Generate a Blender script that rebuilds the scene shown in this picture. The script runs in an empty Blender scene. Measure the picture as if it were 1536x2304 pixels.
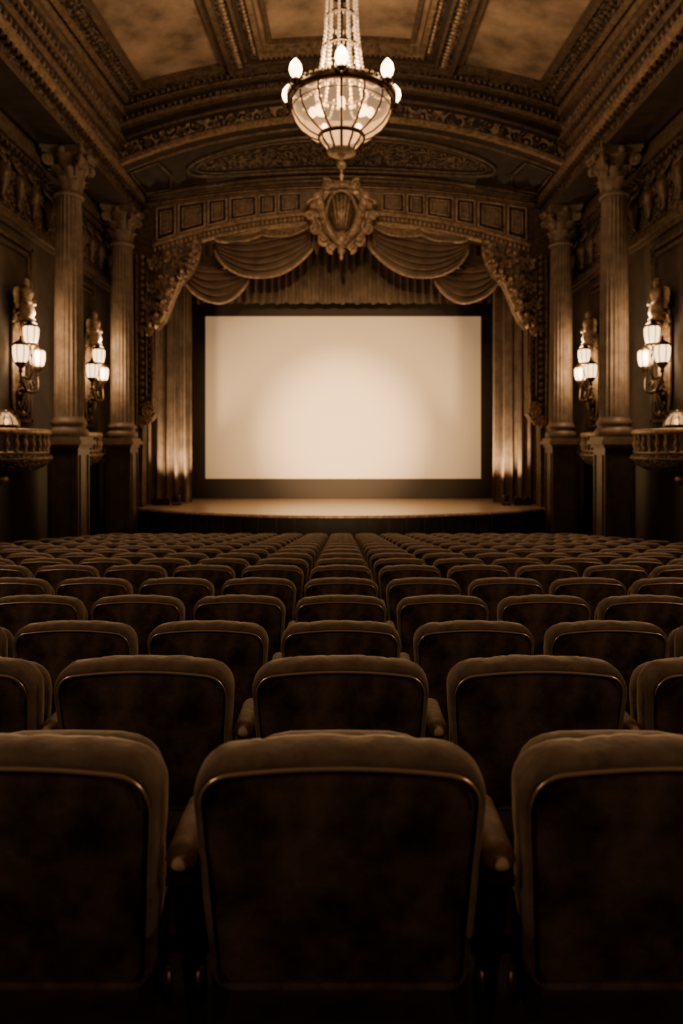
import bpy, math, random
from mathutils import Vector, Matrix
random.seed(4)
pi=math.pi; sin=math.sin; cos=math.cos
SHIFT=3.6   # world lift so that the low end of the raked floor is near z=0

# ---------------------------------------------------------------- materials
def nt(name):
    m=bpy.data.materials.new(name); m.use_nodes=True
    t=m.node_tree; b=t.nodes['Principled BSDF']; return m,t,b
def mat_plain(name,col,rough=.6,metal=0,emis=None,es=0,sheen=0,spec=.4,coat=0):
    m,t,b=nt(name)
    b.inputs['Base Color'].default_value=(*col,1); b.inputs['Roughness'].default_value=rough
    b.inputs['Metallic'].default_value=metal; b.inputs['Specular IOR Level'].default_value=spec
    b.inputs['Coat Weight'].default_value=coat
    if emis:
        b.inputs['Emission Color'].default_value=(*emis,1); b.inputs['Emission Strength'].default_value=es
    return m
def mat_noise(name,c1,c2,scale=3,rough=.7,metal=0,bump=.2,bdist=.01,detail=6,sheen=0,spec=.35,kind='noise',p0=.35,p1=.65,stretch=None,bscale=None,coat=0,coatr=.1):
    m,t,b=nt(name); N=t.nodes; L=t.links
    tc=N.new('ShaderNodeTexCoord'); mp=N.new('ShaderNodeMapping'); L.new(tc.outputs['Object'],mp.inputs['Vector'])
    if stretch: mp.inputs['Scale'].default_value=stretch
    if kind=='orn':
        nz=N.new('ShaderNodeTexNoise'); nz.inputs['Scale'].default_value=scale*.8; nz.inputs['Detail'].default_value=3
        L.new(mp.outputs[0],nz.inputs['Vector'])
        mx=N.new('ShaderNodeMix'); mx.data_type='VECTOR'; mx.inputs['Factor'].default_value=.18
        L.new(mp.outputs[0],mx.inputs[4]); L.new(nz.outputs['Color'],mx.inputs[5])
        tex=N.new('ShaderNodeTexVoronoi'); tex.feature='SMOOTH_F1'; tex.inputs['Scale'].default_value=scale
        tex.inputs['Smoothness'].default_value=.35
        L.new(mx.outputs[1],tex.inputs['Vector'])
        w=N.new('ShaderNodeMath'); w.operation='SINE'
        mm=N.new('ShaderNodeMath'); mm.operation='MULTIPLY'; mm.inputs[1].default_value=13
        L.new(tex.outputs['Distance'],mm.inputs[0]); L.new(mm.outputs[0],w.inputs[0])
        m2=N.new('ShaderNodeMath'); m2.operation='MULTIPLY_ADD'; m2.inputs[1].default_value=.5; m2.inputs[2].default_value=.5
        L.new(w.outputs[0],m2.inputs[0]); out=m2.outputs[0]  # relief also drives the ramp, painting occlusion shade into the hollows
    else:
        tex=N.new('ShaderNodeTexNoise'); tex.inputs['Scale'].default_value=scale; tex.inputs['Detail'].default_value=detail
        tex.inputs['Roughness'].default_value=.6
        L.new(mp.outputs[0],tex.inputs['Vector']); out=tex.outputs['Fac']
    cr=N.new('ShaderNodeValToRGB'); cr.color_ramp.elements[0].position=p0; cr.color_ramp.elements[1].position=p1
    cr.color_ramp.elements[0].color=(*c1,1); cr.color_ramp.elements[1].color=(*c2,1)
    L.new(out,cr.inputs['Fac']); L.new(cr.outputs['Color'],b.inputs['Base Color'])
    if bump:
        bo=out
        if bscale:
            t2=N.new('ShaderNodeTexNoise'); t2.inputs['Scale'].default_value=bscale; t2.inputs['Detail'].default_value=4
            L.new(mp.outputs[0],t2.inputs['Vector']); bo=t2.outputs['Fac']
        bp=N.new('ShaderNodeBump'); bp.inputs['Strength'].default_value=bump; bp.inputs['Distance'].default_value=bdist
        L.new(bo,bp.inputs['Height']); L.new(bp.outputs['Normal'],b.inputs['Normal'])
    b.inputs['Roughness'].default_value=rough; b.inputs['Metallic'].default_value=metal
    b.inputs['Specular IOR Level'].default_value=spec; b.inputs['Coat Weight'].default_value=coat
    b.inputs['Coat Roughness'].default_value=coatr
    if sheen:
        b.inputs['Sheen Weight'].default_value=sheen; b.inputs['Sheen Roughness'].default_value=.35
        b.inputs['Sheen Tint'].default_value=(1,.8,.6,1)
    return m
M={}
M['velvet']=mat_noise('velvet_upholstery',(.08,.054,.036),(.22,.152,.104),13,.8,bump=.55,bdist=.008,bscale=20,sheen=.95,p0=.3,p1=.72)
M['suede']=mat_noise('suede_seat_back',(.02,.013,.009),(.17,.11,.073),8,.85,bump=.4,bdist=.003,bscale=160,sheen=.05,p0=.4,p1=.8,detail=9,spec=.15)
M['piping']=mat_plain('polished_piping',(.85,.62,.41),.24,.7)
M['iron']=mat_plain('cast_iron',(.04,.027,.018),.4,.5)
M['armpad']=mat_noise('armrest_leather',(.38,.265,.172),(.62,.44,.295),22,.55,bump=.4,bdist=.004,bscale=60)
M['carpet']=mat_noise('carpet',(.02,.012,.007),(.05,.03,.018),8,.95,bump=.3)
M['wall']=mat_noise('wall_plaster',(.035,.0235,.0145),(.085,.057,.036),1.6,.7,bump=.25,bdist=.02,bscale=14)
M['wain']=mat_noise('dark_wainscot',(.014,.0095,.0065),(.026,.0175,.012),3,.5,bump=.1,stretch=(1,1,.2))
M['orn']=mat_noise('carved_plaster',(.026,.0167,.01),(.25,.168,.104),5,.55,.15,bump=1,bdist=.06,kind='orn',p0=.2,p1=.9)  # first colour is crevice shade painted into the plaster
M['orn2']=mat_noise('carved_plaster_fine',(.018,.0115,.007),(.19,.128,.079),9,.5,.2,bump=1,bdist=.04,kind='orn',p0=.2,p1=.9)  # crevice shade painted into the colour here too
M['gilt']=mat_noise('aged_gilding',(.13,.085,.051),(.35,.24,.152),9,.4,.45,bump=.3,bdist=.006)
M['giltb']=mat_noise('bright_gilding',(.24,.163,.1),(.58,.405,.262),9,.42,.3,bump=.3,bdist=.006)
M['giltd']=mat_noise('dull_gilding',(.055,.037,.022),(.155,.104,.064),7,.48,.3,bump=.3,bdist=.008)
M['band']=mat_noise('proscenium_plaster',(.13,.087,.053),(.28,.19,.119),6,.55,.1,bump=.5,bdist=.02,bscale=16)
M['dark']=mat_noise('dark_plaster',(.02,.0133,.0085),(.05,.033,.0215),3,.6,bump=.3,bdist=.02,bscale=9)
M['ceil']=mat_noise('clouded_ceiling_plaster',(.085,.056,.035),(.48,.332,.21),1.0,.85,bump=.2,bdist=.02,bscale=18,p0=.28,p1=.78,detail=7)
M['stone']=mat_noise('column_plaster',(.12,.081,.05),(.215,.147,.093),4,.5,bump=.2,bdist=.008)
M['ped']=mat_noise('pedestal_wood',(.045,.03,.0185),(.08,.054,.034),4,.4,bump=.2,bdist=.008)
M['curtain']=mat_noise('velour_curtain',(.1,.067,.041),(.19,.129,.081),2.5,.8,bump=.3,bdist=.004,bscale=50,sheen=.6)
M['swag']=mat_noise('swag_drapery',(.16,.108,.067),(.28,.192,.123),2.5,.5,bump=.3,bdist=.004,bscale=50,sheen=.5)
M['black']=mat_plain('black_masking',(.05,.034,.022),.75)
M['stagewood']=mat_noise('polished_stage_floor',(.45,.31,.195),(.62,.43,.275),3,.33,bump=.1,bdist=.004,stretch=(.4,4,1),coat=1,coatr=.3)
M['bronze']=mat_plain('bronze',(.11,.072,.042),.35,.85)
M['bulb']=mat_plain('lit_bulb',(1,.85,.6),.4,emis=(1,.66,.32),es=15)
M['shade']=mat_plain('lit_frosted_glass_shade',(1,.8,.55),.4,emis=(1,.62,.29),es=4.6)
M['crystal']=mat_plain('crystal',(.85,.66,.45),.12,.3,emis=(1,.66,.36),es=.36,spec=.8)  # emission puts sparkle into the beads, which are no lamps
def bowl_mat():
    m,t,b=nt('alabaster_glass_bowl'); N=t.nodes; L=t.links
    b.inputs['Base Color'].default_value=(.7,.5,.3,1); b.inputs['Roughness'].default_value=.35
    b.inputs['Emission Color'].default_value=(1,.62,.31,1); b.inputs['Emission Strength'].default_value=.7
    tr=N.new('ShaderNodeBsdfTransparent'); tr.inputs[0].default_value=(1,.84,.62,1)
    mx=N.new('ShaderNodeMixShader'); mx.inputs[0].default_value=.55
    L.new(tr.outputs[0],mx.inputs[1]); L.new(b.outputs[0],mx.inputs[2])
    L.new(mx.outputs[0],N['Material Output'].inputs['Surface']); return m
M['bowl']=bowl_mat()
M['screen']=mat_plain('movie_screen_fabric',(.86,.70,.49),.9,emis=(1,.62,.32),es=.27,spec=.1)

# ---------------------------------------------------------------- builder
class B:
    def __init__(s): s.v=[];s.f=[];s.m=[];s.s=[];s.mats=[]
    def add(s,vs,fs,mat,smooth=True):
        o=len(s.v)
        for p in vs: s.v.append(tuple(p))
        if mat not in s.mats: s.mats.append(mat)
        k=s.mats.index(mat)
        for f in fs: s.f.append(tuple(i+o for i in f)); s.m.append(k); s.s.append(smooth)
    def box(s,x0,x1,y0,y1,z0,z1,mat):
        v=[(x,y,z) for x in(x0,x1) for y in(y0,y1) for z in(z0,z1)]
        s.add(v,[(0,1,3,2),(4,6,7,5),(0,4,5,1),(2,3,7,6),(0,2,6,4),(1,5,7,3)],mat,False)
    def grid(s,fn,nu,nv,mat,smooth=True,cu=False,cv=False):
        vs=[]; fs=[]
        U=nu if cu else nu+1; V=nv if cv else nv+1
        for i in range(U):
            for j in range(V): vs.append(fn(i/nu,j/nv))
        for i in range(nu):
            for j in range(nv):
                a=i*V+j; b2=((i+1)%U)*V+j; c=((i+1)%U)*V+(j+1)%V; d=i*V+(j+1)%V
                fs.append((a,b2,c,d))
        s.add(vs,fs,mat,smooth)
    def lathe(s,prof,c,mat,seg=24,smooth=True,fl=None):
        n=len(prof)-1
        def fn(u,v):
            r,z=prof[min(n,int(round(v*n)))]; a=2*pi*u
            if fl: r*=fl(a)
            return (c[0]+r*cos(a),c[1]+r*sin(a),c[2]+z)
        s.grid(fn,seg,n,mat,smooth,cu=True)
    def sph(s,c,r,mat,seg=8,rings=5):
        if not hasattr(r,'__len__'): r=(r,r,r)
        def fn(u,v):
            a=2*pi*u; b=pi*(v-.5)
            return (c[0]+r[0]*cos(a)*cos(b),c[1]+r[1]*sin(a)*cos(b),c[2]+r[2]*sin(b))
        s.grid(fn,seg,rings,mat,True,cu=True)
    def tube(s,pts,r,mat,seg=6,closed=False):
        P=[Vector(p) for p in pts]; n=len(P); vs=[];fs=[]
        ref=None
        for i in range(n):
            if closed: t=P[(i+1)%n]-P[i-1]
            else: t=P[min(n-1,i+1)]-P[max(0,i-1)]
            if t.length<1e-9: t=Vector((0,0,1))
            t.normalize()
            if ref is None:
                ref=Vector((0,0,1)) if abs(t.z)<.9 else Vector((0,1,0))
            a=ref-t*ref.dot(t)
            if a.length<1e-6: a=Vector((1,0,0))-t*t.x
            a.normalize(); ref=a; b=t.cross(a)
            rr=r[i] if hasattr(r,'__len__') else r
            for k in range(seg):
                g=2*pi*k/seg; vs.append(P[i]+a*rr*cos(g)+b*rr*sin(g))
        m=n if closed else n-1
        for i in range(m):
            for k in range(seg):
                i2=(i+1)%n
                fs.append((i*seg+k,i*seg+(k+1)%seg,i2*seg+(k+1)%seg,i2*seg+k))
        if not closed:
            fs.append(tuple(range(seg))); fs.append(tuple((n-1)*seg+k for k in reversed(range(seg))))
        s.add(vs,fs,mat,True)
    def leaf(s,base,up,out,L,W,curl,mat,nu=9,nv=4,lob=4):
        base=Vector(base);up=Vector(up).normalized();out=Vector(out).normalized();sd=up.cross(out).normalized()
        def fn(u,v):
            w=W*(.35+.65*sin(pi*min(1,.2+.8*u)))*(1+.22*cos(u*lob*2*pi))*(1-u**5*.85)
            k=(v-.5)*2
            h=L*(u-.28*u**4*1.2); o=curl*(u**2.6)+ .25*W*(1-k*k)
            return base+up*h+out*o+sd*(w*k)-up*(.25*L*max(0,u-.8)*2)
        s.grid(fn,nu,nv,mat,True)
    def scroll(s,c,ax,ay,r,turns,rt,mat,start=0,n=26,flat=None):
        c=Vector(c);ax=Vector(ax);ay=Vector(ay);P=[];R=[]
        for i in range(n):
            t=i/(n-1); a=start+turns*2*pi*t; q=r*(1-.85*t)
            P.append(c+ax*q*cos(a)+ay*q*sin(a)); R.append(rt*(1-.45*t))
        s.tube(P,R,mat,6); s.sph(P[-1],rt*1.5,mat,8,5)
    def obj(s,name,parent=None,loc=(0,0,0)):
        me=bpy.data.meshes.new(name); me.from_pydata(s.v,[],s.f)
        for m in s.mats: me.materials.append(M[m])
        me.polygons.foreach_set('material_index',s.m); me.polygons.foreach_set('use_smooth',s.s)
        import bmesh
        bm=bmesh.new(); bm.from_mesh(me); bmesh.ops.recalc_face_normals(bm,faces=bm.faces); bm.to_mesh(me); bm.free()
        o=bpy.data.objects.new(name,me); bpy.context.collection.objects.link(o); o.location=loc
        if parent: o.parent=parent
        return o
LC=(1,.69,.42)
def light(name,kind,loc,power,col=LC,size=.1,parent=None,target=None,ang=None,blend=1):
    l=bpy.data.lights.new(name,kind); l.energy=power; l.color=col
    if kind in('POINT','SPOT'): l.shadow_soft_size=size
    if kind=='SPOT': l.spot_size=ang; l.spot_blend=blend
    o=bpy.data.objects.new(name,l); bpy.context.collection.objects.link(o); o.location=loc
    if target is not None:
        o.rotation_euler=(Vector(target)-Vector(loc)).to_track_quat('-Z','Y').to_euler()
    if parent: o.parent=parent
    return o

# ---------------------------------------------------------------- floor & rows  (z measured from the eye level)
rows=[(1.29,-.562),(2.12,-.665),(3.12,-.815),(4.08,-.91),(5.03,-.992),(6.03,-1.075)]
while rows[-1][0]<16.6: rows.append((rows[-1][0]+.97,rows[-1][1]-.102))
SEATH=.88
def floorz(y):
    if y<=rows[0][0]: return rows[0][1]-SEATH-.12*(y-rows[0][0])
    for (a,za),(b,zb) in zip(rows,rows[1:]):
        if y<=b: return za+(zb-za)*(y-a)/(b-a)-SEATH
    return rows[-1][1]-SEATH-.03*(y-rows[-1][0])
b=B()
ys=[-3.2,-1]+[r[0] for r in rows]+[18,19.5,21.0]
n=len(ys)-1
b.grid(lambda u,v:(-7.2+14.4*u,ys[int(round(v*n))],floorz(ys[int(round(v*n))])),4,n,'carpet',False)
b.grid(lambda u,v:(-7.2+14.4*u,ys[int(round(v*n))],floorz(ys[int(round(v*n))])-.25),4,n,'carpet',False)
b.obj('floor')

# ---------------------------------------------------------------- theater seat
def outline(ins,nc=7,side=.5):
    si=ins*side
    wt=.28-si; r=max(.02,.078-ins*.7); zt=-ins; zb=-.5+ins*.6; rb=max(.012,.05-ins*.6); P=[]
    def arc(cx,cz,rr,a0,a1,n=nc):
        for i in range(n+1):
            a=a0+(a1-a0)*i/n; P.append((cx+rr*cos(a),cz+rr*sin(a)))
    arc(-wt+r,zt-r,r,pi,pi/2)
    m=30
    for i in range(1,m): P.append((-wt+r+(2*wt-2*r)*i/m,zt))
    arc(wt-r,zt-r,r,pi/2,0)
    for i in range(1,5): P.append((wt,zt-r+(zb+rb-zt+r)*i/5))
    arc(wt-rb,zb+rb,rb,0,-pi/2,4)
    arc(-wt+rb,zb+rb,rb,-pi/2,-pi,4)
    for i in range(1,5): P.append((-wt,zb+rb+(zt-r-zb-rb)*i/5))
    Q=[]
    for x,z in P:
        k=1-.11*min(1,max(0,-z/.5))
        Q.append((x*k,z-.024*(x/.28)**2*(1 if z>-.2 else 0)))
    return Q
def lean(z): return -z*.14      # bottom of the back is further forward
def seat_mesh(endarm,seed):
    rnd=random.Random(seed)
    b=B()
    layers=[(.002,.036),(-.006,.029),(-.010,.022),(-.005,.011),(.006,.0045),(.02,.001),(.04,0),(.065,0),(.09,.008),(.108,.028),(.115,.055)]
    cols=[outline(i) for _,i in layers]; n=len(cols[0])
    # worn upholstery: a few radial creases, two seams and a gentle lumpiness
    cr=[(rnd.uniform(-.24,.24),rnd.uniform(-.6,.6),rnd.uniform(.0012,.003),rnd.uniform(.005,.013)) for _ in range(6)]
    cr+=[(-.15,0,.0025,.004),(.15,0,.0025,.004)]
    p1,p2=rnd.uniform(0,6),rnd.uniform(0,6)
    nl=len(layers)
    def P(k,j):
        x,z=cols[k][j%n]; y=layers[k][0]
        if z>-.2 and k>2:
            z-=sum(dp*math.exp(-((x-c-s_*y)/w)**2) for c,s_,dp,w in cr)
            z+=.0013*sin(x*31+p1+y*25)+.0009*sin(x*57+p2-y*40)
        elif k>2 and z>-.45:
            x*=1+.006*sin(z*40+p1)
        return (x,y+lean(z),z)
    vs=[P(k,j) for k in range(nl) for j in range(n)]
    fa=[];fb=[]
    for k in range(nl-1):
        for j in range(n):
            f=(k*n+j,k*n+(j+1)%n,(k+1)*n+(j+1)%n,(k+1)*n+j)
            (fb if vs[f[0]][2]<-.44 or vs[f[1]][2]<-.44 else fa).append(f)
    b.add(vs,fa,'velvet'); b.add(vs,fb,'suede')
    # suede rear panel (slightly crowned)
    o=outline(.034); rings=[(1,.0),(.95,-.005),(.6,-.012),(.25,-.015)]
    vs=[];fs=[]
    for s_,dy in rings:
        for x,z in o: vs.append((x*s_,dy+lean(z*s_-.25*(1-s_)),z*s_-.25*(1-s_)))
    for k in range(len(rings)-1):
        for j in range(n): fs.append((k*n+j,k*n+(j+1)%n,(k+1)*n+(j+1)%n,(k+1)*n+j))
    fs.append(tuple((len(rings)-1)*n+j for j in range(n)))
    b.add(vs,fs,'suede')
    # front upholstery face
    o=outline(.055); vs=[];fs=[]
    for s_,y in [(1,.115),(.8,.13),(.4,.138)]:
        for x,z in o: zz=z*s_-.25*(1-s_); vs.append((x*s_,y+lean(zz),zz))
    for k in range(2):
        for j in range(n): fs.append((k*n+j,k*n+(j+1)%n,(k+1)*n+(j+1)%n,(k+1)*n+j))
    fs.append(tuple(2*n+j for j in range(n))); b.add(vs,fs,'velvet')
    # piping: top and upper corners
    o=outline(.030)
    L=[(x,-.0125+lean(z),z) for x,z in o if z>-.13]
    b.tube(L,[.001+.0032*min(1,min(i,len(L)-1-i)/6) for i in range(len(L))],'piping',8)
    # tipped-up seat cushion, folded against the back
    def cush(u,v):
        a=2*pi*u
        ex=lambda t:(abs(t)**.45)*(1 if t>0 else -1)
        h=[(-.06,.02),(-.055,.85),(-.04,.95),(-.01,1),(.025,1),(.05,.93),(.06,.8),(.064,.01)]
        hz,sc=h[int(round(v*7))]
        return (.222*sc*ex(cos(a)),.24+hz+.04*ex(sin(a)),-.29+.2*sc*ex(sin(a)))
    b.grid(cush,28,7,'velvet',True,cu=True)
    b.tube([(-.3,.2,-.5),(.3,.2,-.5)],.018,'iron',8)
    for sx in(-1,1):
        b.box(sx*.235-.012,sx*.235+.012,.06,.2,-.55,-.38,'iron')
        b.lathe([(0,-.035),(.01,-.032),(.013,0),(.01,.032),(0,.035)],(sx*.272,.085,-.5),'bronze',12)
    for sx in ([-1,1] if endarm else [-1]):
        x=sx*.305
        prof=[(.07,-.88),(.36,-.88),(.36,-.855),(.25,-.82),(.235,-.6),(.24,-.42),(.27,-.33),(.27,-.26),(.06,-.26),(.06,-.35),(.13,-.5),(.17,-.65),(.17,-.82),(.07,-.855)]
        vs=[(x-.014,y,z) for y,z in prof]+[(x+.014,y,z) for y,z in prof]; m=len(prof)
        fs=[(i,(i+1)%m,(i+1)%m+m,i+m) for i in range(m)]+[tuple(range(m)),tuple(range(m,2*m))]
        b.add(vs,fs,'iron',False)
        b.box(x-.026,x+.026,.045,.265,-.278,-.258,'bronze')
        def pad(u,v):
            a=2*pi*v; yy=.04+.23*u; k=min(1,(sin(pi*u)*6+.55))
            return (x+.031*k*cos(a),yy,-.233+ .026*k*sin(a))
        b.grid(pad,14,12,'armpad',True,cv=True)
        b.sph((x,.043,-.233),(.017,.01,.015),'armpad',10,6); b.sph((x,.268,-.233),(.017,.01,.015),'armpad',10,6)
    return b
SM=[]
for sd in (1,2,3,5):
    o=seat_mesh(False,sd).obj('theater_seat'); SM.append(o.data); bpy.data.objects.remove(o)
o=seat_mesh(True,4).obj('theater_seat'); eme=o.data; bpy.data.objects.remove(o)
rs=random.Random(9)
for (y,z) in rows:
    nn=9
    for i in range(-nn,nn+1):
        o=bpy.data.objects.new('theater_seat',eme if i==nn else SM[rs.randrange(4)])
        bpy.context.collection.objects.link(o)
        o.location=(i*.612-.003,y-.05,z)

# ---------------------------------------------------------------- ceiling
def cz(x,y): return 10.4-1.0*(x/6.1)**2-.07*(18.6-max(y,8))
b=B()
yl=[-3.2,8,12,18.7]
b.grid(lambda u,v:(-6.3+12.6*u,yl[int(round(v*3))],cz(-6.3+12.6*u,yl[int(round(v*3))])+.0),40,3,'ceil')
b.grid(lambda u,v:(-6.3+12.6*u,yl[int(round(v*3))],cz(-6.3+12.6*u,yl[int(round(v*3))])+.3),40,3,'dark')
b.obj('ceiling')
b=B()
def slab(x0,x1,y0,y1,h,mat,up=-.03):
    nx=max(2,int((x1-x0)/.3)); 
    bot=lambda u,v:(x0+(x1-x0)*u,y0+(y1-y0)*v,cz(x0+(x1-x0)*u,y0+(y1-y0)*v)-h)
    b.grid(bot,nx,1,mat,False)
    for v0 in(0,1):
        b.grid(lambda u,v:(x0+(x1-x0)*u,y0+(y1-y0)*v0,cz(x0+(x1-x0)*u,y0+(y1-y0)*v0)-h*v),nx,1,mat,False)
    for u0 in(0,1):
        xx=x0+(x1-x0)*u0
        b.grid(lambda u,v:(xx,y0+(y1-y0)*u,cz(xx,y0+(y1-y0)*u)-h*v),1,1,mat,False)
Y0=8.0
for sx in(-1,1):
    def S(a,c,*r):
        slab(min(sx*a,sx*c),max(sx*a,sx*c),*r)
    S(2.05,2.95,Y0,18.1,.16,'orn2'); S(2.0,2.12,Y0,17.35,.26,'gilt'); S(2.34,2.44,Y0,17.6,.22,'dark')
    S(2.44,2.52,Y0,17.65,.26,'giltd'); S(2.86,2.98,Y0,18.12,.26,'giltd')
    S(1.75,1.85,Y0,17.05,.1,'giltd')
    S(5.35,5.8,Y0,18.3,.14,'orn2'); S(5.25,5.35,Y0,17.95,.2,'giltd'); S(5.75,5.85,Y0,18.3,.22,'gilt')
    S(2.98,5.8,17.95,18.4,.14,'orn2'); S(3.1,5.35,17.85,17.95,.2,'giltd'); S(2.98,3.2,Y0,18,.1,'giltd')
    for k in range(60):
        y=Y0+.1+k*.165
        if y<17.3: b.sph((sx*2.23,y,cz(2.23,y)-.17),(.07,.06,.07),'gilt',6,4)
        b.sph((sx*5.58,y,cz(5.58,y)-.15),(.09,.06,.06),'giltd',6,4)
        b.sph((sx*2.69,y,cz(2.69,y)-.17),(.11,.06,.06),'gilt',6,4)
for yc in(17.3,):
    slab(-2.95,2.95,yc+.05,yc+.8,.16,'orn2'); slab(-2.0,2.0,yc,yc+.1,.26,'gilt'); slab(-2.4,2.4,yc+.3,yc+.38,.24,'dark')
    slab(-2.5,2.5,yc+.38,yc+.46,.26,'giltd'); slab(-2.95,2.95,yc+.72,yc+.84,.26,'giltd'); slab(-1.75,1.75,yc-.3,yc-.2,.1,'giltd')
    for k in range(32):
        x=-2.1+k*4.2/31; b.sph((x,yc+.2,cz(x,yc)-.17),(.05,.07,.07),'gilt',6,4)
b.obj('trim_1')

# ---------------------------------------------------------------- side walls, entablature & cornice
def wall(side,name):
    s=side; b=B()
    def bx(x0,x1,*r): b.box(min(s*x0,s*x1),max(s*x0,s*x1),*r)
    bx(7.2,7.45,-3.2,25.6,-.2,7.2,'wall')
    bx(7.2,7.45,-3.2,25.6,-4.0,-.2,'wain')
    b.obj(name)
    b=B()
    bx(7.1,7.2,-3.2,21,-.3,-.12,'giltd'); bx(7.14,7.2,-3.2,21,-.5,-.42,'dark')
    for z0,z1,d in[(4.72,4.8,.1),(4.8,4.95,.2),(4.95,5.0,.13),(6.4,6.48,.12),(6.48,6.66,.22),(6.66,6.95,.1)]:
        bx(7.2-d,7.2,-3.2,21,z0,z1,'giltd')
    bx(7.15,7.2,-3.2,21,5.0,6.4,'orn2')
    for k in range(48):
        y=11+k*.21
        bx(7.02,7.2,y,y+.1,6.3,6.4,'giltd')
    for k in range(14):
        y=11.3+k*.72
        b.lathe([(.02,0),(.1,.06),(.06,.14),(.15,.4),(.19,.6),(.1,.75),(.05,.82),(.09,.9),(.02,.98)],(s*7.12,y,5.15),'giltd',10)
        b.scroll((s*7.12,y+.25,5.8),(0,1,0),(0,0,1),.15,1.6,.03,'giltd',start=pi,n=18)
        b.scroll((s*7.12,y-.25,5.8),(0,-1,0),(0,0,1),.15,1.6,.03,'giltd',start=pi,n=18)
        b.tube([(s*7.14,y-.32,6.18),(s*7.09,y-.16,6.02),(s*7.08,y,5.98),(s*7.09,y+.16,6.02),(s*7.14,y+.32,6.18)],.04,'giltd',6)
    for y0,y1 in[(17.0,19.55),(12.3,15.6),(8.7,11.9),(4.7,8.0),(.6,3.9)]:
        w,dd=.07,.08
        for g in(0,.16):
            a,c,e,f=y0+g,y1-g,.5+g,4.5-g
            bx(7.2-dd,7.2,a,a+w,e,f,'giltd'); bx(7.2-dd,7.2,c-w,c,e,f,'giltd')
            bx(7.2-dd,7.2,a,c,e,e+w,'giltd'); bx(7.2-dd,7.2,a,c,f-w,f,'giltd')
    b.obj('trim_%d'%(5 if s<0 else 6))
    b=B()
    prof=[(7.2,6.95,'dark'),(6.12,6.95,'giltd'),(6.12,7.08,'giltd'),(6.18,7.1,'orn2'),(6.18,7.4,'giltd'),(6.1,7.44,'gilt'),(6.02,7.56,'gilt'),(6.02,7.64,'dark'),
      (6.2,7.68,'orn2'),(6.2,8.0,'giltd'),(6.1,8.04,'giltd'),(6.02,8.12,'giltd'),(6.0,8.2,'giltd'),(5.9,8.26,'gilt'),(5.9,8.34,'dark'),(6.08,8.38,'orn2'),
      (6.08,8.78,'giltd'),(6.0,8.84,'giltd'),(5.88,8.92,'gilt'),(5.84,9.06,'giltd'),(5.84,9.12,'dark'),(6.0,9.14,'orn2'),(6.0,9.36,'giltd'),(5.84,9.42,'gilt'),(5.78,9.5,None)]
    YL=[-3.2,8,18.7]
    def zz(z,y):
        if z<=7.64: return z
        k=(1.86-.07*(18.6-max(y,8)))/1.86; return 7.64+(z-7.64)*k
    for (x0,z0,m),(x1,z1,_) in zip(prof,prof[1:]):
        b.grid(lambda u,v:(s*(x0+(x1-x0)*u),YL[int(round(v*2))],zz(z0+(z1-z0)*u,YL[int(round(v*2))])),1,2,m,False)
    for (x0,z0,m),(x1,z1,_) in list(zip(prof,prof[1:]))[:7]:
        b.grid(lambda u,v:(s*(x0+(x1-x0)*u),18.7+2.3*v,z0+(z1-z0)*u),1,1,m,False)
    y=9.0
    while y<20.9:
        b.box(min(s*6.04,s*6.2),max(s*6.04,s*6.2),y,y+.1,7.3,7.4,'giltd')
        if y<18.4:
            b.sph((s*6.14,y+.05,zz(7.86,y)),(.09,.075,.12),'giltd',7,5)
            b.box(min(s*5.94,s*6.08),max(s*5.94,s*6.08),y,y+.1,zz(8.14,y),zz(8.24,y),'giltd')
            b.sph((s*6.02,y+.05,zz(8.6,y)),(.09,.08,.15),'giltd',7,5)
            b.box(min(s*5.86,s*6.0),max(s*5.86,s*6.0),y,y+.12,zz(9.24,y),zz(9.36,y),'giltd')
        y+=.2
    b.obj('trim_%d'%(2 if s<0 else 3))
wall(-1,'wall_left'); wall(1,'wall_right')
b=B(); b.box(-7.45,7.45,-3.45,-3.2,-1.6,10.6,'wall'); b.obj('wall_rear')
b=B(); b.box(-7.2,7.2,25.3,25.5,-3.8,9,'black'); b.obj('wall_stage')

# ---------------------------------------------------------------- ceiling arch (stepped) and sounding board
b=B()
Zt=lambda x:10.42-1.0*(x/6.1)**2
Zb=lambda x:8.88-1.28*(x/6.1)**2
prof=[(1.03,18.15,'giltd'),(.955,18.15,'dark'),(.95,18.32,'orn2'),(.80,18.36,'giltd'),(.78,18.2,'gilt'),(.735,18.18,'giltd'),(.72,18.28,'dark'),(.70,18.42,'orn2'),
 (.585,18.45,'giltd'),(.57,18.25,'gilt'),(.50,18.22,'giltd'),(.48,18.36,'dark'),(.46,18.58,'dark'),(.40,18.6,'giltd'),(.385,18.42,'giltd'),(.345,18.42,'dark'),(.33,18.56,'orn'),(.12,18.6,'giltd'),
 (.105,18.44,'gilt'),(.06,18.36,'gilt'),(0,18.36,'gilt'),(-.01,18.5,'dark'),(.0,18.75,'dark'),(.05,19.0,None)]
def ap(x,t,y): return (x,y,Zb(x)+(Zt(x)-Zb(x))*t)
W=6.15
for (t0,y0,m),(t1,y1,_) in zip(prof,prof[1:]):
    b.grid(lambda u,v:ap(-W+2*W*u,t0+(t1-t0)*v,y0+(y1-y0)*v),56,1,m,False)
for k in range(75):
    x=-6+12*k/74
    p=ap(x,.655,18.38); b.sph(p,(.05,.06,.07),'giltd',6,4)
    p=ap(x,.88,18.3); b.sph(p,(.055,.06,.09),'giltd',6,4)
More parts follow.
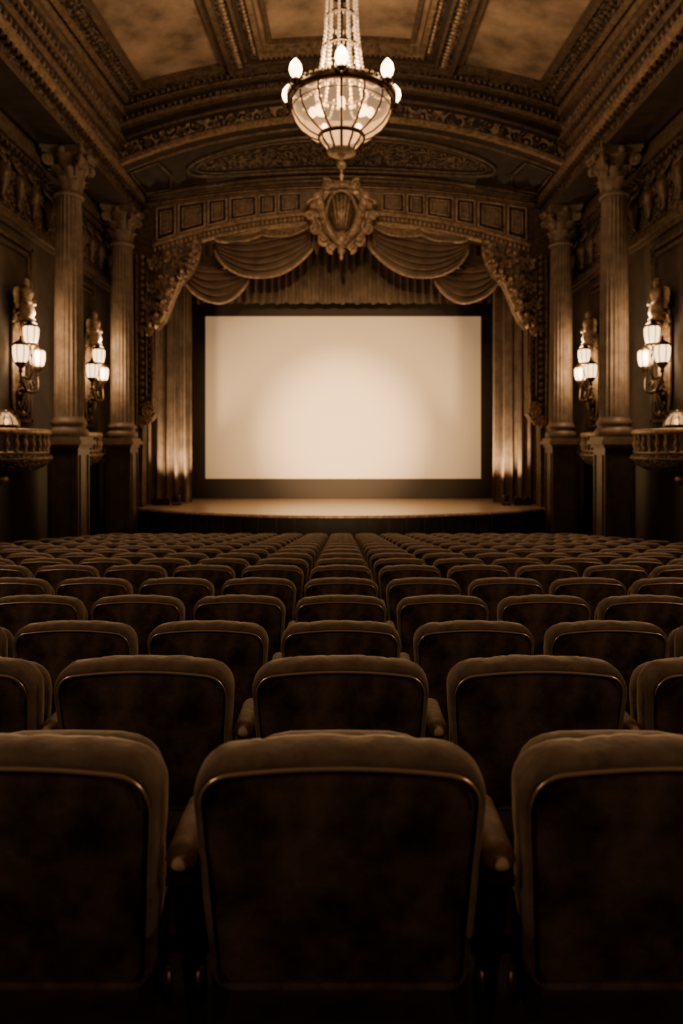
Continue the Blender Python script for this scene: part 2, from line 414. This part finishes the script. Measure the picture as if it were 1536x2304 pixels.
for k in range(26):
    x=-5.8+11.6*k/25; p=Vector(ap(x,.225,18.54)); sl=-2.56*x/37.2
    ax=Vector((1,0,sl)).normalized(); az=Vector((-sl,0,1)).normalized()
    b.scroll(p,ax*(1 if k%2 else -1),az,.13,1.4,.025,'giltd',start=pi,n=16)
b.obj('trim_4')
b=B()
Zp=lambda x:8.18-.56*(x/6.1)**2
def sb(x,v): 
    z0=Zb(x)+.08; z1=Zp(x); return (x,18.75+2.2*v,z0+(z1-z0)*v+.0)
b.grid(lambda u,v:sb(-6.15+12.3*u,v),48,6,'dark')
b.grid(lambda u,v:(lambda p:(p[0],p[1],p[2]+.2))(sb(-6.15+12.3*u,v)),48,6,'dark')
def sbt(x,v,d=.04): p=sb(x,v); return (p[0],p[1],p[2]-d)
for a,c,r in((4.5,.30,.06),(4.25,.24,.035)):
    pts=[]
    for k in range(64):
        g=2*pi*k/64; ex=lambda t:(abs(t)**.75)*(1 if t>0 else -1)
        pts.append(sbt(a*ex(cos(g)),.5+c*ex(sin(g))))
    b.tube(pts,r,'giltd',6,closed=True)
for v,r in((.06,.06),(.9,.07),(.97,.1)): b.tube([sbt(-6.1+12.2*k/40,v) for k in range(41)],r,'giltd',6)
for sx in(-1,1):
    b.tube([sbt(sx*5.2,.15),sbt(sx*5.0,.5),sbt(sx*5.2,.82),sbt(sx*5.95,.82),sbt(sx*5.95,.15),sbt(sx*5.2,.15)],.04,'giltd',6)
def inner(u,v):
    x=-4.1+8.2*u; h=.2*max(0.05,(1-(x/4.15)**2))**.4
    p=sb(x,.5+h*(2*v-1)); return (p[0],p[1],p[2]-.02)
b.grid(inner,40,4,'orn2')
b.obj('sounding_board')

# ---------------------------------------------------------------- proscenium arch
b=B()
low=[(0,6.88)]+[(4.4*k/12,6.88-.58*(k/12)**2) for k in range(1,13)]+[(4.42,6.05),(4.5,5.65),(4.72,5.3),(5.05,5.02),(5.2,4.7),(5.36,4.28),(5.55,3.85),(5.78,3.6),(5.8,.95),(5.95,.75),(6.18,.65),(6.2,-3.5),(7.19,-3.5)]
for sx in(-1,1):
    for (x0,z0),(x1,z1) in zip(low,low[1:]):
        F=lambda x:Zp(x)+.15 if x<=6.1 else 7.9
        vs=[(sx*x0,21,z0),(sx*x1,21,z1),(sx*x1,21,F(x1)),(sx*x0,21,F(x0)),(sx*x0,21.45,z0),(sx*x1,21.45,z1),(sx*x1,21.45,F(x1)),(sx*x0,21.45,F(x0))]
        b.add(vs,[(0,1,2,3),(4,5,6,7),(0,1,5,4)],'band' if x0<5.5 else 'giltd',False)
up=lambda x,o:Zp(x)-o
lo=lambda x,o:6.88-.58*(x/4.4)**2+o
def arcpts(f,o,w,y,n=60): return [(-w+2*w*k/n,y,f(-w+2*w*k/n,o)) for k in range(n+1)]
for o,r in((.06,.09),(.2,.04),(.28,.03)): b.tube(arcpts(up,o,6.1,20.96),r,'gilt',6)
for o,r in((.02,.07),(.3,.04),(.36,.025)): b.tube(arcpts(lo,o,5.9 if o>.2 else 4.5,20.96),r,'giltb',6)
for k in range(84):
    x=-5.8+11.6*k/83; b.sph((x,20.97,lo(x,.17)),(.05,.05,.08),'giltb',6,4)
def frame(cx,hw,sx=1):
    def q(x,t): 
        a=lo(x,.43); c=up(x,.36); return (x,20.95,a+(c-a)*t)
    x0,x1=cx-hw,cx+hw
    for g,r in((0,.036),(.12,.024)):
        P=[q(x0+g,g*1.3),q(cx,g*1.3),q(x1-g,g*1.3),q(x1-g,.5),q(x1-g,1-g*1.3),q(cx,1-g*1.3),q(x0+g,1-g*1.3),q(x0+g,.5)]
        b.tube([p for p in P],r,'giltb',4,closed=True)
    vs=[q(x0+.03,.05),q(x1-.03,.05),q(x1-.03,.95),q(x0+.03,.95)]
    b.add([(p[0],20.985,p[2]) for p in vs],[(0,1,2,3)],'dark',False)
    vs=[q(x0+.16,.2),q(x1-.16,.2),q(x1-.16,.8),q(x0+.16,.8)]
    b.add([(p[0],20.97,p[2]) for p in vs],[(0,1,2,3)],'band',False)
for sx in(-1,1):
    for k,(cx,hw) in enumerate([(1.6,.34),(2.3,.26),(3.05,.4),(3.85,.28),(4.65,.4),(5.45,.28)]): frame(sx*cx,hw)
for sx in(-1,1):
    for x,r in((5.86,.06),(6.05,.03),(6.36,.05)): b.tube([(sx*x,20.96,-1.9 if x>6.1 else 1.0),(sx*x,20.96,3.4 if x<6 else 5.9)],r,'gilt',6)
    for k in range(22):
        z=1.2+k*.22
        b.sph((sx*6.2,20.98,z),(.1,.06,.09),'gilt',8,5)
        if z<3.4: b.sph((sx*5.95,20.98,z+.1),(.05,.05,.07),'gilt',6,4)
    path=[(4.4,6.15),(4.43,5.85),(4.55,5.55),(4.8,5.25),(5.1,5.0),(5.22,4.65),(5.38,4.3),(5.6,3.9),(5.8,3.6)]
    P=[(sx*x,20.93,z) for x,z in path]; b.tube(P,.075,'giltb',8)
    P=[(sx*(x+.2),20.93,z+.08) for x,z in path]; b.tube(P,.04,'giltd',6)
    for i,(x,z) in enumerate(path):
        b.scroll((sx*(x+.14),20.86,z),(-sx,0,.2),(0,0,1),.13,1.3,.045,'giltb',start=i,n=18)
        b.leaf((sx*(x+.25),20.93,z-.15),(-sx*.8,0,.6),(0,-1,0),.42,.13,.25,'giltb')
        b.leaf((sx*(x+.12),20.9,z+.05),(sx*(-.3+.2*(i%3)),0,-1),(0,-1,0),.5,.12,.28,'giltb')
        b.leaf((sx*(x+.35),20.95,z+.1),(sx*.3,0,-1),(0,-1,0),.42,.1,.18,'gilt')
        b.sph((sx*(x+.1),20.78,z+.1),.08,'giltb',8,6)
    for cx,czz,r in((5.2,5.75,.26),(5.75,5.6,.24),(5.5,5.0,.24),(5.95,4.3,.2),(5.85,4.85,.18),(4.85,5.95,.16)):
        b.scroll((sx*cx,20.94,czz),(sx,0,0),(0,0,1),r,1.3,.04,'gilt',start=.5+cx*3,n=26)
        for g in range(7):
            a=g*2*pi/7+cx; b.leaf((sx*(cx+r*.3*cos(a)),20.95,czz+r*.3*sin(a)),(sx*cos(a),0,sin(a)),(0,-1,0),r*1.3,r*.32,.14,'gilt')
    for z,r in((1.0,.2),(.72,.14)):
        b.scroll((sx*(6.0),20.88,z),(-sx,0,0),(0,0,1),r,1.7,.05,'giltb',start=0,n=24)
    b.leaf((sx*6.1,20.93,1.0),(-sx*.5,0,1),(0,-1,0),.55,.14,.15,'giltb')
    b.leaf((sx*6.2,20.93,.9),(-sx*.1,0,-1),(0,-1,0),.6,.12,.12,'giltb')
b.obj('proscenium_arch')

# crest
b=B(); cy=20.66
def shield(u,v):
    a=2*pi*u; r=v; x=.42*r*cos(a)*(1-.12*sin(a)); z=.62*r*sin(a)
    return (x,cy-.36*(1-r**2.5)-.05,7.05+z)
b.grid(shield,28,6,'gilt',True,cu=True)
for k in(-2,-1,0,1,2):
    b.tube([(k*.14*(.4+.6*t),cy-.4+.28*(2*t-1)**4,6.5+1.1*t) for t in [i/10 for i in range(11)]],.028,'giltb',6)
b.tube([(.47*cos(a)*(1-.12*sin(a)),cy-.1,7.05+.68*sin(a)) for a in [2*pi*k/36 for k in range(36)]],.065,'giltb',8,closed=True)
for sx in(-1,1):
    b.tube([(sx*.12,cy-.25,6.05),(sx*.4,cy-.3,6.5),(sx*.62,cy-.25,7.1),(sx*.64,cy-.15,7.6),(sx*.5,cy-.1,7.85)],[.09,.12,.12,.1,.06],'giltb',8)
    b.tube([(sx*.3,cy-.1,6.1),(sx*.75,cy-.2,6.5),(sx*.92,cy-.15,6.95),(sx*.9,cy-.1,7.35)],[.07,.1,.1,.05],'giltb',8)
    for cx,z,r,st in((.82,7.25,.2,0),(.8,6.55,.2,2),(.55,6.2,.18,3.5),(.3,5.95,.15,4.5),(.45,7.85,.18,1),(.95,6.9,.14,0)):
        b.scroll((sx*cx,cy-.25,z),(sx,0,0),(0,0,1),r,1.4,.065,'giltb',start=st,n=26)
    for k in range(9):
        a=-1.2+k*.32; b.leaf((sx*.55*cos(a)+sx*.08,cy-.12,6.95+.75*sin(a)),(sx*cos(a),0,sin(a)),(0,-1,0),.46,.15,.3,'giltb')
    for k in range(6):
        b.leaf((sx*(.35+.1*k*.6),cy-.3,6.35+.2*k),(sx*.5,0,.9),(0,-1,0),.4,.11,.2,'giltb')
    for k in range(5):
        a=-pi/2+.2+k*.25; b.leaf((sx*.15,cy-.15,6.25),(sx*cos(a),0,sin(a)),(0,-1,0),.5,.12,.28,'giltb')
for k in range(7):
    a=pi/2+(k-3)*.26; b.leaf((.25*cos(a),cy-.1,7.6+.1*sin(a)),(cos(a),0,sin(a)),(0,-1,0),.46,.11,.2,'giltb')
b.lathe([(.02,-.28),(.07,-.2),(.05,-.12),(.13,0),(.1,.12),(.16,.2),(.2,.35)],(0,cy-.2,5.85),'giltb',12)
b.lathe([(.3,0),(.42,.05),(.4,.12),(.3,.16)],(0,cy-.05,7.72),'giltb',16)
b.sph((0,cy-.26,6.2),(.2,.15,.25),'giltb',12,8)
b.box(-.3,.3,20.6,20.98,6.6,7.4,'gilt')
b.obj('carved_crest')

# ---------------------------------------------------------------- draperies
def swag(b,x0,z0,x1,z1,sag,y,folds=5,gather=.3,mat='swag',amp=.19):
    def fn(u,v):
        k=(4*u*(1-u)); kk=k**.75
        z=z0+(z1-z0)*u-.12*kk-(gather*v*(1-k*.3)+v*sag*kk)
        x=x0+(x1-x0)*u
        ph=folds*(v+.02)+.25*sin(u*5+v*3)
        f=ph-math.floor(ph)
        prof=(f/.62) if f<.62 else (1-(f-.62)/.38)
        prof=.5-.5*cos(pi*prof)
        return (x,y-.15*kk*(1-abs(v-.6))-amp*(.35+.65*kk)*prof,z-.12*prof*kk)
    b.grid(fn,40,folds*10,mat)
    P=[Vector(fn(k/40,1))+Vector((0,-.03,-.02)) for k in range(41)]
    b.tube(P,.05,'giltb',6)
def jabot(b,x,z0,z1,y,w,mat='swag'):
    def fn(u,v):
        ww=w*(.35+.65*v); l=z0+(z1-z0)*v*(1-.28*abs(sin(u*pi*1.5)))
        return (x+ww*(u-.5),y-.07*sin(u*pi*5)-.05,l)
    b.grid(fn,32,8,mat)
b=B()
for sx in(-1,1):
    swag(b,sx*.75,6.8,sx*3.95,6.42,1.0,21.15,6,.35)
    swag(b,sx*2.95,5.65,sx*5.15,5.9,.9,21.6,5,.3)
    swag(b,sx*3.4,6.4,sx*4.9,6.05,.35,21.75,4,.3,'curtain',.08)
    jabot(b,sx*.85,6.9,5.9,21.05,.45)
    swag(b,sx*.95,6.92,sx*2.5,6.68,.12,20.93,3,.12,'giltb',.06)
    swag(b,sx*2.3,6.72,sx*3.9,6.5,.08,20.97,3,.12,'swag',.06)
b.obj('curtain_swag')
def pleat(b,x0,x1,y,z0,z1,lam,amp,mat,hem=0,nz=3,flare=0):
    n=int((x1-x0)/lam*8)
    def fn(u,v):
        x=x0+(x1-x0)*u; ph=2*pi*x/lam+.8*sin(x*3.1)
        return (x,y+amp*(sin(ph)+.35*sin(ph*2+1))*(.7+.3*(1-v)),z0+(z1-z0)*v+(hem*abs(sin(x*pi/.55)) if v==0 else 0))
    b.grid(fn,n,nz,mat)
b=B(); pleat(b,-6.2,6.2,23.4,4.85,8.2,.26,.09,'curtain',hem=.05)
b.obj('curtain_valance')
for sx in(-1,1):
    b=B(); x0,x1=sorted((sx*5.02,sx*6.45)); pleat(b,x0,x1,22.6,-1.94,7.2,.3,.13,'curtain',nz=8)
    b.tube([(x0,22.6,7.2),(x1,22.6,7.2)],.05,'bronze',8)
    b.obj('stage_curtain')
    b=B(); x0,x1=sorted((sx*5.8,sx*7.15)); pleat(b,x0,x1,22.2,-1.94,7.2,.33,.1,'curtain',nz=4)
    b.obj('stage_curtain')
# screen
b=B()
b.grid(lambda u,v:(-4.93+9.98*u,24.5,-1.24+5.88*v),2,2,'screen',False)
for x0,x1,z0,z1 in[(-5.65,-4.93,-1.94,5.6),(5.05,5.75,-1.94,5.6),(-4.93,5.05,4.64,5.6),(-4.93,5.05,-1.94,-1.24)]:
    b.box(x0,x1,24.4,24.6,z0,z1,'black')
b.obj('movie_screen')

# ---------------------------------------------------------------- stage
b=B(); SZ=-1.95
yf=lambda x:18.5+2.3*(x/6.4)**2
n=40; vs=[];fs=[]
for k in range(n+1):
    x=-6.95+13.9*k/n; y=yf(x); vs+=[(x,y,SZ),(x,25.2,SZ)]
for k in range(n): fs.append((2*k,2*k+1,2*k+3,2*k+2))
b.add(vs,fs,'stagewood',False)
b.grid(lambda u,v:(-6.95+13.9*u,yf(-6.95+13.9*u)+.06,[-3.5,SZ-.1][int(v)]),n,1,'wain',False)
b.tube([(-6.95+13.9*k/n,yf(-6.95+13.9*k/n)+.02,SZ-.05) for k in range(n+1)],.05,'giltb',8)
for k in range(24):
    x=-5.9+11.8*k/23; b.box(x-.03,x+.03,yf(x)+.0,yf(x)+.07,-3.4,SZ-.1,'wain')
b.grid(lambda u,v:(-6.95+13.9*u,yf(-6.95+13.9*u)+.0,-3.0+.12*v),n,1,'wain',False)
b.obj('stage')

# ---------------------------------------------------------------- columns
def column(sx,yc,zb):
    b=B(); xc=sx*6.49
    def bx(h,z0,z1,m): b.box(xc-h,xc+h,yc-h,yc+h,z0,z1,m)
    bx(.36,zb,-.02,'ped'); bx(.42,zb,zb+.3,'ped'); bx(.46,zb,zb+.14,'ped')
    bx(.4,-.08,.0,'stone'); bx(.47,0,.1,'stone'); bx(.43,.1,.18,'stone')
    for a,c in((1,0),(-1,0),(0,1),(0,-1)):
        for g in(-.26,.22):
            if a: b.box(min(xc+a*.36,xc+a*.39),max(xc+a*.36,xc+a*.39),yc+g,yc+g+.04,zb+.45,-.25,'ped')
            else: b.box(xc+g,xc+g+.04,min(yc+c*.36,yc+c*.39),max(yc+c*.36,yc+c*.39),zb+.45,-.25,'ped')
    b.lathe([(.42,.18),(.45,.24),(.45,.32),(.41,.37),(.375,.4),(.375,.44),(.4,.47),(.41,.52),(.385,.57),(.35,.6),(.345,.66)],(xc,yc,0),'stone',28)
    pr=[(.335*(1-.14*(t**1.6)),.66+5.2*t) for t in[i/10 for i in range(11)]]
    b.lathe(pr,(xc,yc,0),'stone',160,fl=lambda a:1-.085*(1-abs(cos(a*10))**2.2))
    b.lathe([(.3,5.84),(.34,5.86),(.35,5.9),(.32,5.94),(.29,5.97),(.3,6.3),(.34,6.6),(.42,6.78)],(xc,yc,0),'stone',24)
    for k in range(8):
        a=2*pi*k/8; o=(cos(a),sin(a),0)
        b.leaf((xc+.29*o[0],yc+.29*o[1],5.96),(0,0,1),o,.42,.125,.17,'stone')
        a+=pi/8; o=(cos(a),sin(a),0)
        b.leaf((xc+.28*o[0],yc+.28*o[1],6.05),(0,0,1),o,.68,.13,.24,'stone')
    for k in range(4):
        a=pi/4+k*pi/2; o=Vector((cos(a),sin(a),0)); c=Vector((xc,yc,6.66))+o*.52
        b.scroll(c,o,(0,0,1),.15,1.8,.05,'stone',start=pi*.5,n=24)
        b.tube([Vector((xc,yc,6.3))+o*.33,Vector((xc,yc,6.55))+o*.38,Vector((xc,yc,6.8))+o*.5],[.03,.045,.05],'stone',6)
        a=k*pi/2; o=Vector((cos(a),sin(a),0)); b.sph(Vector((xc,yc,6.84))+o*.46,(.09,.09,.09),'stone',8,6)
    for h,z0,z1 in((.54,6.78,6.86),(.58,6.86,6.97)):
        P=[]
        for k in range(4):
            a0=pi/4+k*pi/2; c0=Vector((cos(a0),sin(a0)))*h*1.25; a1=a0+pi/2; c1=Vector((cos(a1),sin(a1)))*h*1.25
            mid=(c0+c1)*.5
            for t in(0.03,.2,.4,.6,.8,.97):
                p=c0*(1-t)+c1*t; p-=mid.normalized()*(.1*4*t*(1-t)); P.append(p)
        m=len(P); vs=[(xc+p.x,yc+p.y,z) for z in(z0,z1) for p in P]
        b.add(vs,[(i,(i+1)%m,(i+1)%m+m,i+m) for i in range(m)]+[tuple(range(m)),tuple(range(m,2*m))],'stone',False)
    b.obj('column')
for sx in(-1,1):
    for yc in(16.09,20.0,8.3,4.2): column(sx,yc,floorz(yc)-.02)

# ---------------------------------------------------------------- wall sconces
def sconce(sx,yc,dz=0,power=60):
    b=B(); wx=7.18
    q=lambda x,y,z:(sx*(wx-x),yc+y,z+dz)
    def plate(u,v):
        a=2*pi*u; z=1.9+1.25*v*sin(a); y=.24*v*cos(a)*(1+.35*cos(3*a)*.3)
        return q(.02+.1*(1-v*v),y,z)
    b.grid(plate,32,5,'gilt',True,cu=True)
    b.tube([q(.04,.25*cos(a)*(1+.1*cos(3*a)),1.9+1.28*sin(a)) for a in[2*pi*k/40 for k in range(40)]],.035,'giltb',6,closed=True)
    # figure: draped statuette with head and raised wings
    c=q(.22,0,0)
    b.lathe([(.16,2.72),(.2,2.76),(.15,2.8),(.19,2.9),(.15,3.08),(.12,3.2),(.16,3.32),(.15,3.4),(.06,3.45),(.05,3.48)],(c[0],c[1],dz),'giltb',14,fl=lambda a:1+.08*sin(a*6))
    b.sph((c[0],c[1],3.56+dz),(.09,.09,.115),'giltb',10,8)
    for s2 in(-1,1):
        b.tube([q(.22,s2*.13,3.38),q(.3,s2*.21,3.2),q(.38,s2*.08,3.1)],[.05,.045,.04],'giltb',6)
        b.leaf(q(.12,s2*.12,3.0),(0,s2*.4,1),(-sx,0,0),.7,.16,.05,'giltb')
        b.leaf(q(.1,s2*.1,2.7),(0,s2*.8,.6),(-sx,0,0),.4,.1,.1,'giltb')
        b.scroll(q(.1,s2*.2,2.65),(0,s2,0),(0,0,1),.14,1.5,.03,'giltb',n=18)
    for x,y,z in((.34,0,2.42),(.3,.4,1.95),(.3,-.4,1.95)):
        p=Vector(q(x,y,z)); w=.175
        hs=[(.6,-.2),(.85,-.16),(1,-.02),(1.02,.13),(.8,.18)]
        b.lathe([(w*k,h) for k,h in hs],(p.x,p.y,p.z),'shade',8,smooth=False)
        for k in range(8):
            a=2*pi*k/8; b.tube([(p.x+w*r*1.03*cos(a),p.y+w*r*1.03*sin(a),p.z+h) for r,h in hs],.012,'bronze',4)
        b.lathe([(w*.82,.17),(w*1.05,.19),(w*.7,.24),(w*.2,.3),(.02,.38)],(p.x,p.y,p.z),'bronze',10)
        b.lathe([(.02,-.42),(.05,-.38),(.03,-.33),(.07,-.28),(w*.7,-.23),(w*.66,-.18)],(p.x,p.y,p.z),'bronze',10)
    for s2 in(-1,1):
        b.tube([q(.08,0,1.25),q(.3,s2*.12,1.15),q(.36,s2*.3,1.2),q(.32,s2*.4,1.38),q(.3,s2*.4,1.56)],[.035,.035,.032,.03,.028],'bronze',8)
        b.scroll(q(.25,s2*.22,1.32),(0,s2,0),(0,0,1),.12,1.6,.022,'bronze',n=20)
    b.tube([q(.08,0,1.5),q(.3,0,1.45),q(.38,0,1.65),q(.34,0,2.02)],[.04,.035,.03,.03],'bronze',8)
    b.tube([q(.1,0,1.3),q(.2,0,1.05),q(.12,0,.8),q(.05,0,.6)],[.08,.09,.06,.02],'bronze',8)
    for z,r in((1.1,.13),(.85,.09)):
        for s2 in(-1,1):
            b.scroll(q(.14,s2*.1,z),(0,s2,0),(0,0,1),r,1.5,.025,'bronze',n=18)
            b.leaf(q(.1,0,z-.05),(0,s2*.7,-.8),(-sx,0,0),.3,.07,.08,'bronze')
    o=b.obj('wall_sconce')
    light('lamp_glow','POINT',q(.45,.12,2.85),power*.4,size=.12,parent=o)
    light('lamp_glow','POINT',q(.5,0,1.95),power*.7,size=.15,parent=o)
for sx in(-1,1):
    sconce(sx,14.9,0,95); sconce(sx,19.05,.08,100)
    sconce(sx,6.2,0,40); sconce(sx,1.5,0,45); sconce(sx,-1.8,0,210)  # unseen sconces added as fill light; the rearmost pair brightens the seat backs

# ---------------------------------------------------------------- balcony boxes
def balcony(sx,yc,a,bb,lamp=True):
    b=B()
    def P(t,k,z,g=0):
        th=-pi/2+pi*t
        return (sx*(7.19-(bb*k)*(max(0,cos(th))**.7)),yc+a*k*sin(th),z)
    def ring(prof,mat):
        n=len(prof)-1
        b.grid(lambda u,v:P(u,prof[int(round(v*n))][0],prof[int(round(v*n))][1]),24,n,mat,True)
    ring([(.9,.19),(1.0,.19),(1.05,.22),(1.05,.29),(1.0,.32),(.9,.32)],'giltb')
    ring([(.9,-.2),(1.0,-.2),(1.02,-.16),(.94,-.14)],'gilt')
    ring([(1.0,-.2),(1.06,-.24),(1.06,-.33),(1.0,-.36),(.99,-.4),(.93,-.46),(.8,-.53),(.55,-.6),(.2,-.68),(.02,-.72)],'orn2')
    ring([(1.0,-.2),(.02,-.2)],'dark')
    ring([(1.07,-.27),(1.085,-.285),(1.07,-.3)],'gilt')
    for k in range(15):
        p=P((k+.5)/15,.97,0)
        b.lathe([(.04,-.15),(.045,-.12),(.025,-.09),(.06,-.02),(.05,.05),(.025,.12),(.045,.16),(.04,.2)],p,'gilt',8)
    b.sph((sx*7.05,yc,-.72),(.12,.2,.12),'gilt',10,6)
    o=b.obj('balcony_box')
    if lamp:
        c=B(); cx,cyy,z=P(.23,.97,.32)
        c.lathe([(.2,0),(.26,.03),(.25,.06)],(cx,cyy,z),'gilt',16)
        c.lathe([(.24,.06),(.23,.12),(.18,.2),(.1,.26),(.02,.28)],(cx,cyy,z),'bowl',16)
        for k in range(10):
            g=2*pi*k/10; c.tube([(cx+r*cos(g),cyy+r*sin(g),z+h) for r,h in((.25,.06),(.24,.12),(.19,.2),(.11,.265),(.02,.3))],.012,'gilt',5)
        c.sph((cx,cyy,z+.12),(.06,.06,.06),'shade',8,6); c.sph((cx,cyy,z+.32),.03,'gilt',8,5)
        c.obj('lamp',parent=o)
        light('lamp_glow','POINT',(cx,cyy,z+.5),7,size=.08,parent=o)
for sx in(-1,1):
    balcony(sx,14.0,1.25,.95); balcony(sx,18.1,1.15,.6,False)

# ---------------------------------------------------------------- chandelier
b=B(); C=(0,13.0,0); C2=(0,13.0,-.14)
b.lathe([(.95,6.68),(1.02,6.7),(1.05,6.75),(1.02,6.79),(1.0,6.84),(.95,6.86),(.93,6.8),(.95,6.68)],C2,'bronze',48)
for k in range(56):
    a=2*pi*k/56; b.sph((1.03*cos(a),13+1.03*sin(a),6.68),(.03,.03,.045),'gilt',6,4)
bowl=[(.95,6.56),(.95,6.44),(.9,6.28),(.79,6.12),(.61,5.98),(.43,5.9)]
b.lathe(bowl,C,'bowl',48)
for k in range(14):
    a=2*pi*(k+.5)/14; b.tube([((r+.012)*cos(a),13+(r+.012)*sin(a),z) for r,z in bowl],.02,'bronze',6)
b.tube([(.955*cos(2*pi*k/48),13+.955*sin(2*pi*k/48),6.4) for k in range(48)],.012,'bronze',5,closed=True)
b.lathe([(.42,5.86),(.46,5.88),(.46,5.93),(.42,5.95)],C,'bronze',32)
low2=[(.42,5.88),(.38,5.8),(.31,5.72),(.27,5.67),(.26,5.62)]
b.lathe(low2,C,'bowl',32)
for k in range(12):
    a=2*pi*k/12; b.tube([((r+.012)*cos(a),13+(r+.012)*sin(a),z) for r,z in low2],.022,'bronze',6)
b.lathe([(.28,5.64),(.29,5.61),(.25,5.59),(.1,5.57),(.035,5.54),(.03,5.46),(.08,5.42),(.1,5.37),(.07,5.32),(.025,5.29),(.02,5.22),(.045,5.18),(.045,5.14),(.005,5.07)],C,'giltb',20)
for k in range(7):
    a=-pi/2+2*pi*k/7; ca,sa=cos(a),sin(a)
    b.tube([(.95*ca,13+.95*sa,6.56),(1.08*ca,13+1.08*sa,6.46),(1.15*ca,13+1.15*sa,6.5),(1.1*ca,13+1.1*sa,6.62)],.025,'bronze',6)
    c=(1.07*ca,13+1.07*sa,6.62)
    b.lathe([(.02,-.04),(.1,0),(.11,.03),(.05,.04),(.045,.12)],c,'bronze',12)
    b.lathe([(.05,.08),(.1,.14),(.122,.22),(.105,.31),(.06,.38),(.005,.44)],c,'bulb',14)
for k in range(5):
    a=-pi/2+2*pi*k/5; b.sph((.58*cos(a),13+.58*sin(a),6.3),(.075,.075,.1),'bulb',10,7)
def sr(z): 
    t=(8.75-z)/1.95; return .29+.2*t**2.2
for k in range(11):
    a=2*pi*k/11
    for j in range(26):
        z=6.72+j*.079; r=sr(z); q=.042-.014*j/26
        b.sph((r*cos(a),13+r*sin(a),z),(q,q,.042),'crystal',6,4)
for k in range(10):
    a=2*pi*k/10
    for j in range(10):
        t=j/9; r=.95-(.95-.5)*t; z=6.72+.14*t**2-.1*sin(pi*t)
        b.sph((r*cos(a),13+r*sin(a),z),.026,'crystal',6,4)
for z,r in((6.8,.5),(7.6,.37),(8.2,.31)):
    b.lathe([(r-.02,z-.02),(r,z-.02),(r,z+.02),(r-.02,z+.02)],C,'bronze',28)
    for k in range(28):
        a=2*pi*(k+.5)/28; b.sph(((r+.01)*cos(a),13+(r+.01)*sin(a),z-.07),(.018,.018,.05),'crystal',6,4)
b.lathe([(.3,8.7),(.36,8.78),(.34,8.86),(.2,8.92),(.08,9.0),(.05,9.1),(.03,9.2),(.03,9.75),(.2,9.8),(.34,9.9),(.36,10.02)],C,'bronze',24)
b.tube([(0,13,5.55),(0,13,8.9)],.035,'bronze',8)
ch=b.obj('chandelier')
light('candle_glow','POINT',(0,13,7.0),360,size=.3,parent=ch)
for k in range(7):
    a=-pi/2+2*pi*k/7
    light('candle_glow','POINT',(1.24*cos(a),13+1.24*sin(a),6.95),40,size=.08,parent=ch)
light('candle_glow','POINT',(0,13,6.25),80,size=.15,parent=ch)

# ---------------------------------------------------------------- stage floodlights
for sx in(-1,1):
    b=B(); x,y=sx*5.3,21.75
    b.box(x-.14,x+.14,y-.12,y+.12,SZ,SZ+.04,'iron')
    for g in(-.13,.13): b.tube([(x+g,y,SZ+.03),(x+g,y,SZ+.22)],.012,'iron',6)
    b.lathe([(.02,-.12),(.08,-.1),(.1,0),(.12,.1),(.105,.1),(.09,.02),(.0,.01)],(x,y,SZ+.22),'iron',14)
    b.lathe([(.0,.06),(.09,.05)],(x,y,SZ+.22),'shade',14)
    for dx in(.35,.65):
        b.box(x+sx*dx-.12,x+sx*dx+.12,y-.1,y+.1,SZ,SZ+.2,'iron'); b.sph((x+sx*dx,y,SZ+.2),(.11,.09,.08),'iron',10,6)
    o=b.obj('stage_floodlight')
    light('flood_beam','SPOT',(x,y,SZ+.36),1000,size=.08,parent=o,target=(sx*5.4,22.55,1.2),ang=math.radians(85),blend=.9)

# ---------------------------------------------------------------- projector (on a bracket of the rear wall)
b=B(); b.box(-.25,.25,-3.1,-2.6,4.2,4.6,'iron')
for dx in(-.09,.09): b.lathe([(.07,0),(.09,.02),(.09,.2),(.07,.2)],(dx,-2.6,4.3),'iron',14)
b.box(-.04,.04,-3.18,-3.0,3.6,4.2,'iron'); b.box(-.3,.3,-3.19,-2.6,3.55,3.62,'iron')
pj=b.obj('film_projector')
light('projector_beam','SPOT',(-.09,-2.4,4.4),30000,col=(1,.68,.37),size=.04,parent=pj,target=(0,24.5,1.0),ang=math.radians(25),blend=1)
light('projector_beam','SPOT',(.09,-2.4,4.4),68000,col=(1,.71,.40),size=.04,parent=pj,target=(0,24.5,.35),ang=math.radians(15),blend=1)

# ---------------------------------------------------------------- world, camera
w=bpy.data.worlds.new('world'); bpy.context.scene.world=w; w.use_nodes=True
w.node_tree.nodes['Background'].inputs[0].default_value=(1,.75,.5,1); w.node_tree.nodes['Background'].inputs[1].default_value=.01
cd=bpy.data.cameras.new('camera'); cam=bpy.data.objects.new('camera',cd); bpy.context.collection.objects.link(cam)
cd.sensor_fit='VERTICAL'; cd.sensor_height=36; cd.lens=1520/2304*36; cd.shift_y=-152/2304
cd.clip_start=.05
cam.location=(0,0,0); cam.rotation_euler=(pi/2,0,0)
cd.dof.use_dof=True; cd.dof.focus_distance=2.7; cd.dof.aperture_fstop=2.3
bpy.context.scene.camera=cam
for o in bpy.context.scene.objects:
    if o.parent is None: o.location.z+=SHIFT
